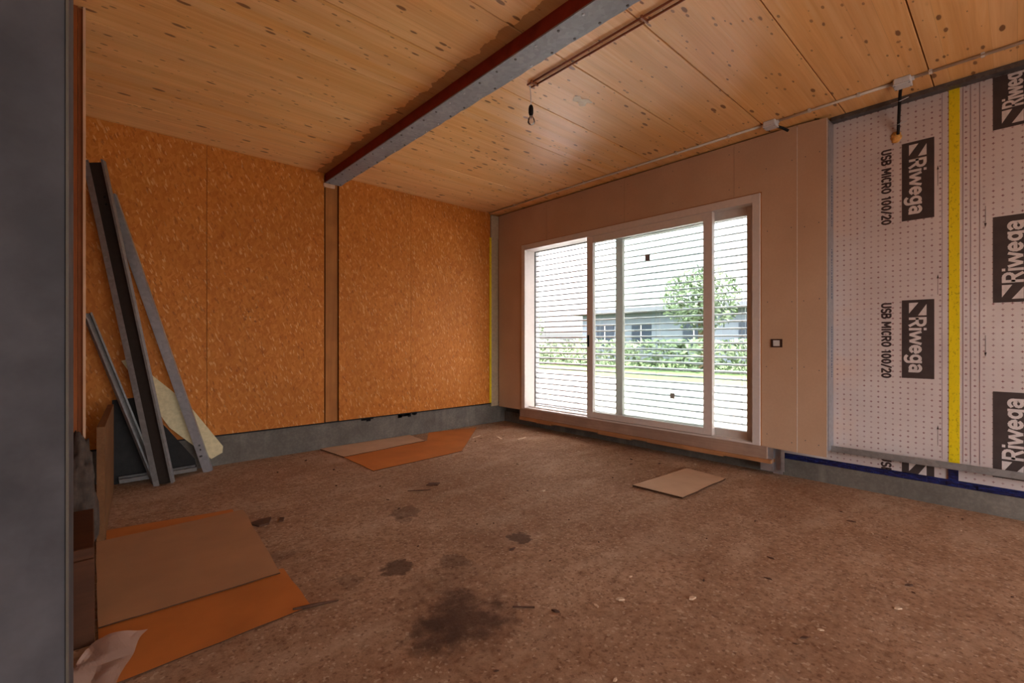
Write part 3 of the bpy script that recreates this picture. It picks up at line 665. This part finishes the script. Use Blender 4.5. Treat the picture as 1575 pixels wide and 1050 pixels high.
# boards and sacks stacked on the left
def lean_board(name, p0, p1, th, h, mat, label, cat='board', tilt=0):
    p0 = Vector((*p0, 0)); p1 = Vector((*p1, 0)); d = (p1-p0); L = d.length; d.normalize(); n = Vector((d.y, -d.x, 0))
    bm = bmesh.new(); vs = []
    for a, s, z in ((0,0,0),(L,0,0),(L,1,0),(0,1,0),(0,0,h),(L,0,h),(L,1,h),(0,1,h)):
        vs.append(bm.verts.new(p0 + d*a - n*th*(s) + n*(-tilt*z) + Vector((0, 0, z))))
    for f in ((0,1,2,3),(4,5,6,7),(0,1,5,4),(1,2,6,5),(2,3,7,6),(3,0,4,7)): bm.faces.new([vs[i] for i in f])
    o = obj(name, bm, mat); return tag(o, label, cat)
lean_board('wooden_board', (.060, 3.655), (.135, 4.90), .036, .69, M['timber_y2'], 'dull brown wooden board standing on edge along the left wall')
s = lump('rubble_sack', (-.052, 3.27, .345), .34, (.21, .42, 1.0), M['dirt'], 5, .35, 4); tag(s, 'crumpled dark dusty sack squeezed beside the wooden board', 'sack')
to = empty('timber_stack', (-.05, 2.9, 0)); tag(to, 'low stack of brown timber beams against the left wall', 'timber')
for i, (z0, z1, dx) in enumerate(((0, .340, 0), (.342, .386, -.002))):
    box('timber_beam', -.068, .0612+dx, -.437+.0*i, .13, z0, z1, M['timber_dark'], to, .003)

# cardboard on the floor
def sheet(name, pts, z, th, mat, label, wav=.004, nx=10, cat='cardboard'):
    """quad sheet, corners in order; gently buckled"""
    P = [Vector((x, y, 0)) for x, y in pts]; bm = bmesh.new(); top = []; bot = []
    for j in range(nx+1):
        r1 = []; r2 = []
        for i in range(nx+1):
            a, b = i/nx, j/nx; q = (P[0]*(1-a)+P[1]*a)*(1-b) + (P[3]*(1-a)+P[2]*a)*b
            e = 1 if (0 < i < nx and 0 < j < nx) else 0
            if not e: q += Vector((noise.noise(q*7)*.008, noise.noise(q*7+Vector((5, 0, 0)))*.008, 0))
            hgt = z + wav*(.5+.5*noise.noise(q*3.1+Vector((z*90, 0, 0)))) 
            r1.append(bm.verts.new((q.x, q.y, hgt+th))); r2.append(bm.verts.new((q.x, q.y, hgt)))
        top.append(r1); bot.append(r2)
    for j in range(nx):
        for i in range(nx):
            bm.faces.new((top[j][i], top[j][i+1], top[j+1][i+1], top[j+1][i])); bm.faces.new((bot[j][i], bot[j+1][i], bot[j+1][i+1], bot[j][i+1]))
    for i in range(nx):
        for A, B in (((0, i), (0, i+1)), ((nx, i), (nx, i+1)), ((i, 0), (i+1, 0)), ((i, nx), (i+1, nx))):
            bm.faces.new((top[A[0]][A[1]], top[B[0]][B[1]], bot[B[0]][B[1]], bot[A[0]][A[1]]))
    o = obj(name, bm, mat)
    o.data.materials.append(M['card_edge'])
    for p in o.data.polygons:
        if abs(p.normal.z) < .5: p.material_index = 1
    return tag(o, label, cat)
sheet('cardboard_sheet', [(.035, 2.70), (.07, 3.88), (.74, 3.76), (.74, 2.9)], .001, .003, M['card_orange'], 'orange hardboard sheet showing only beyond the large brown sheet', .001)
sheet('cardboard_sheet', [(.018, 2.12), (.018, 2.64), (.745, 2.60), (.735, 2.145)], .0015, .004, M['card_orange'], 'orange hardboard sheet nearest the camera at the bottom left', .004)
sheet('cardboard_sheet', [(.020, 2.56), (.020, 3.66), (.790, 3.665), (.715, 2.54)], .009, .005, M['card'], 'large plain brown cardboard sheet lying over the orange one at left', .004)
sheet('cardboard_sheet', [(1.915, 4.66), (1.86, 5.185), (2.98, 5.185), (2.93, 4.755)], .006, .005, M['card_pale'], 'plain brown cardboard sheet on floor against the far plinth', .003)
sheet('cardboard_sheet', [(1.920, 3.99), (1.915, 4.70), (2.96, 4.76), (2.985, 4.06)], .001, .004, M['card_orange'], 'orange hardboard sheet in front of the pale one at far plinth', .002)
sheet('cardboard_sheet', [(2.975, 4.07), (2.94, 4.72), (3.25, 5.18), (3.95, 5.05)], .0005, .003, M['card_orange'], 'thin orange sheet near the corner under dust, right of the other sheets', .001)
sheet('gypsum_offcut', [(3.305, 1.705), (3.285, 2.130), (4.09, 2.075), (4.035, 1.695)], .004, .012, M['card_pale'], 'pale square board offcut lying alone on the floor before the sliding door', .004, cat='board')
# crumpled white film
bm = bmesh.new(); N = 16; grid = []
for j in range(N+1):
    row = []
    for i in range(N+1):
        a, b = i/N, j/N; P = [Vector((.000, 2.43, 0)), Vector((.165, 2.40, 0)), Vector((.065, 2.08, 0)), Vector((-.09, 2.10, 0))]
        q = (P[0]*(1-a)+P[1]*a)*(1-b) + (P[3]*(1-a)+P[2]*a)*b
        hgt = .016 + .10*abs(noise.noise(q*5)) * (1-a*.8) + .006*abs(noise.noise(q*16))
        q += Vector((noise.noise(q*8)*.02, noise.noise(q*8+Vector((9, 0, 0)))*.02, hgt)); row.append(bm.verts.new(q))
    grid.append(row)
for j in range(N):
    for i in range(N): bm.faces.new((grid[j][i], grid[j][i+1], grid[j+1][i+1], grid[j+1][i]))
o = obj('plastic_film', bm, M['film'], None, False); tag(o, 'crumpled whitish plastic film at the bottom left beside the pillar', 'plastic film')
# sticks and chips
def chip(name, pts, h, mat, label, cat='debris', group=None):
    bm = bmesh.new(); prism(bm, pts, .001, h); o = obj(name, bm, mat); return tag(o, label, cat, group)
bm = bmesh.new(); tube(bm, [(.66, 2.165, .012), (.70, 2.150, .010), (.76, 2.128, .012), (.84, 2.103, .009)], [.004, .008, .007, .003], 6)
tag(obj('broken_stick', bm, M['chip']), 'dark splintered stick at the tip of the nearest orange sheet', 'stick')
chip('bark_fragment', [(.76, 3.38), (.80, 3.29), (.86, 3.30), (.90, 3.40), (.84, 3.41)], .012, M['chip'], 'dark angular fragment lying beyond the large brown cardboard sheet')
chip('bark_fragment', [(.92, 3.30), (.945, 3.29), (.965, 3.34), (.94, 3.36)], .010, M['chip'], 'small dark fragment just right of the dark angular fragment')
bm = bmesh.new(); tube(bm, [(2.01, 3.17, .008), (1.93, 3.22, .008), (1.86, 3.27, .007)], [.003, .006, .003], 5); tag(obj('wood_splinter', bm, M['chip']), 'thin dark splinter on the floor before the middle orange sheet', 'splinter')
chip('wood_splinter', [(2.05, 3.30), (2.12, 3.24), (2.17, 3.28), (2.10, 3.33)], .010, M['chip'], 'short dark splinter beside the thin one before the orange sheet', 'splinter')
bm = bmesh.new(); tube(bm, [(1.40, 1.53, .006), (1.47, 1.46, .006)], .004, 5); tag(obj('wood_splinter', bm, M['chip']), 'reddish-brown sliver right of the large dark stain', 'splinter')
meshes = []
for k in range(6):
    bm = bmesh.new(); n = random.choice((4, 5)); L = random.uniform(.012, .035)
    prism(bm, [(L*math.cos(2*PI*i/n)*random.uniform(.6, 1.2), L*.45*math.sin(2*PI*i/n)*random.uniform(.6, 1.2)) for i in range(n)], 0, random.uniform(.004, .009))
    bmesh.ops.recalc_face_normals(bm, faces=bm.faces); me = bpy.data.meshes.new('chip'); bm.to_mesh(me); bm.free(); me.materials.append(M['chip'] if k < 4 else M['chip_pale']); meshes.append(me)
used = 0
while used < 110:
    x = random.uniform(.9, 4.45); y = random.uniform(-.2, 4.9)
    if (1.85 < x < 3.3 and y > 3.95) or (3.25 < x < 4.15 and 1.65 < y < 2.2) or (.6741*x+.7387*y) < 1.4: continue
    me = random.choice(meshes); pale = me.materials[0] is M['chip_pale']
    o = link('pale_chip' if pale else 'dark_chip', me); o.location = (x, y, .0008); o.rotation_euler = (0, 0, random.uniform(0, PI)); s_ = random.uniform(.25, .8) if random.random() < .8 else 1.0; o.scale = (s_, s_, s_)
    tag(o, 'tiny pale crumb scattered on the screed floor' if pale else 'tiny dark wood chip scattered on the screed floor', 'debris', 'pale crumbs scattered on the floor' if pale else 'dark chips scattered on the floor'); used += 1
# pale slivers near the corner
for i, (x, y, r) in enumerate(((3.55, 4.55, .3), (3.72, 4.30, 1.2), (3.9, 4.1, .2))):
    bm = bmesh.new(); prism(bm, [(-.09, -.01), (.08, -.015), (.10, .01), (-.07, .014)], 0, .005); o = obj('plaster_sliver', bm, M['chip_pale']); o.location = (x, y, .001); o.rotation_euler = (0, 0, r)
    tag(o, 'pale sliver of board on the floor near the far corner', 'debris', 'pale board slivers by the far corner')

# ------------------------------------------------------------------ outside
struct(box('terrace', 4.86, 12.5, -9, 22, -.12, .02, M['terrace']))
lw = box('lawn', 12.5, 60, -30, 60, -.2, .0, M['lawn']); lw['kind'] = 'structure'
hs_ = empty('house', (26, 16, 0)); tag(hs_, 'low grey-blue house seen through the blind beyond the lawn', 'building')
box('house_wall', 0, 9, -8, 5, 0, 3.0, M['render_wall'], hs_)
bm = bmesh.new(); bm_box(bm, -.6, 9.6, -8.6, 5.6, 3.0, 3.3); obj('flat_roof', bm, M['roof'], hs_)
for y in (-6.5, -3.3, .2, 3.0): 
    wn = box('house_window', -.06, .02, y-.7, y+.7, .9, 2.3, M['house_glass'], hs_); box('window_bar', -.09, -.05, y-.03, y+.03, .9, 2.3, M['frame'], wn)
def tree(loc, h, r, seed, label):
    t = empty('garden_tree', loc); tag(t, label, 'tree', 'trees beyond the lawn'); rnd = random.Random(seed)
    bm = bmesh.new(); tube(bm, [(0, 0, 0), (.05, 0, h*.35), (0, .08, h*.7)], [.16, .12, .05], 8); obj('trunk', bm, M['bark'], t)
    bm = bmesh.new()
    for k in range(1500):
        d = Vector((rnd.gauss(0, 1), rnd.gauss(0, 1), rnd.gauss(0, 1))).normalized()*(rnd.random()**.4)
        c = Vector((d.x*r, d.y*r, h*.68+d.z*r*.9)); s = rnd.uniform(.10, .2)
        u = Vector((rnd.gauss(0, 1), rnd.gauss(0, 1), rnd.gauss(0, 1))).normalized(); v = u.orthogonal().normalized()
        bm.faces.new([bm.verts.new(c+u*s), bm.verts.new(c+v*s*.5), bm.verts.new(c-u*s), bm.verts.new(c-v*s*.5)])
    o = obj('crown', bm, M['leaf'], t); o['kind'] = 'stuff'
tree((20, 9.5, 0), 4.6, 1.7, 1, 'leafy garden tree behind the middle of the blind'); tree((22, 4.5, 0), 3.6, 1.5, 2, 'leafy garden tree behind the right part of the blind'); tree((19, 20, 0), 3.2, 1.4, 4, 'leafy garden tree behind the left part of the blind')
bm = bmesh.new(); rnd = random.Random(3)
for k in range(9000):
    c = Vector((rnd.uniform(17, 18), rnd.uniform(-6, 32), rnd.uniform(.0, 1.25))); s = rnd.uniform(.08, .16)
    u = Vector((rnd.gauss(0, 1), rnd.gauss(0, 1), rnd.gauss(0, 1))).normalized(); v = u.orthogonal().normalized()
    bm.faces.new([bm.verts.new(c+u*s), bm.verts.new(c+v*s*.6), bm.verts.new(c-u*s), bm.verts.new(c-v*s*.6)])
o = obj('hedge', bm, M['leaf']); tag(o, 'clipped green hedge at the end of the terrace beyond the blind', 'hedge', None, 'stuff')
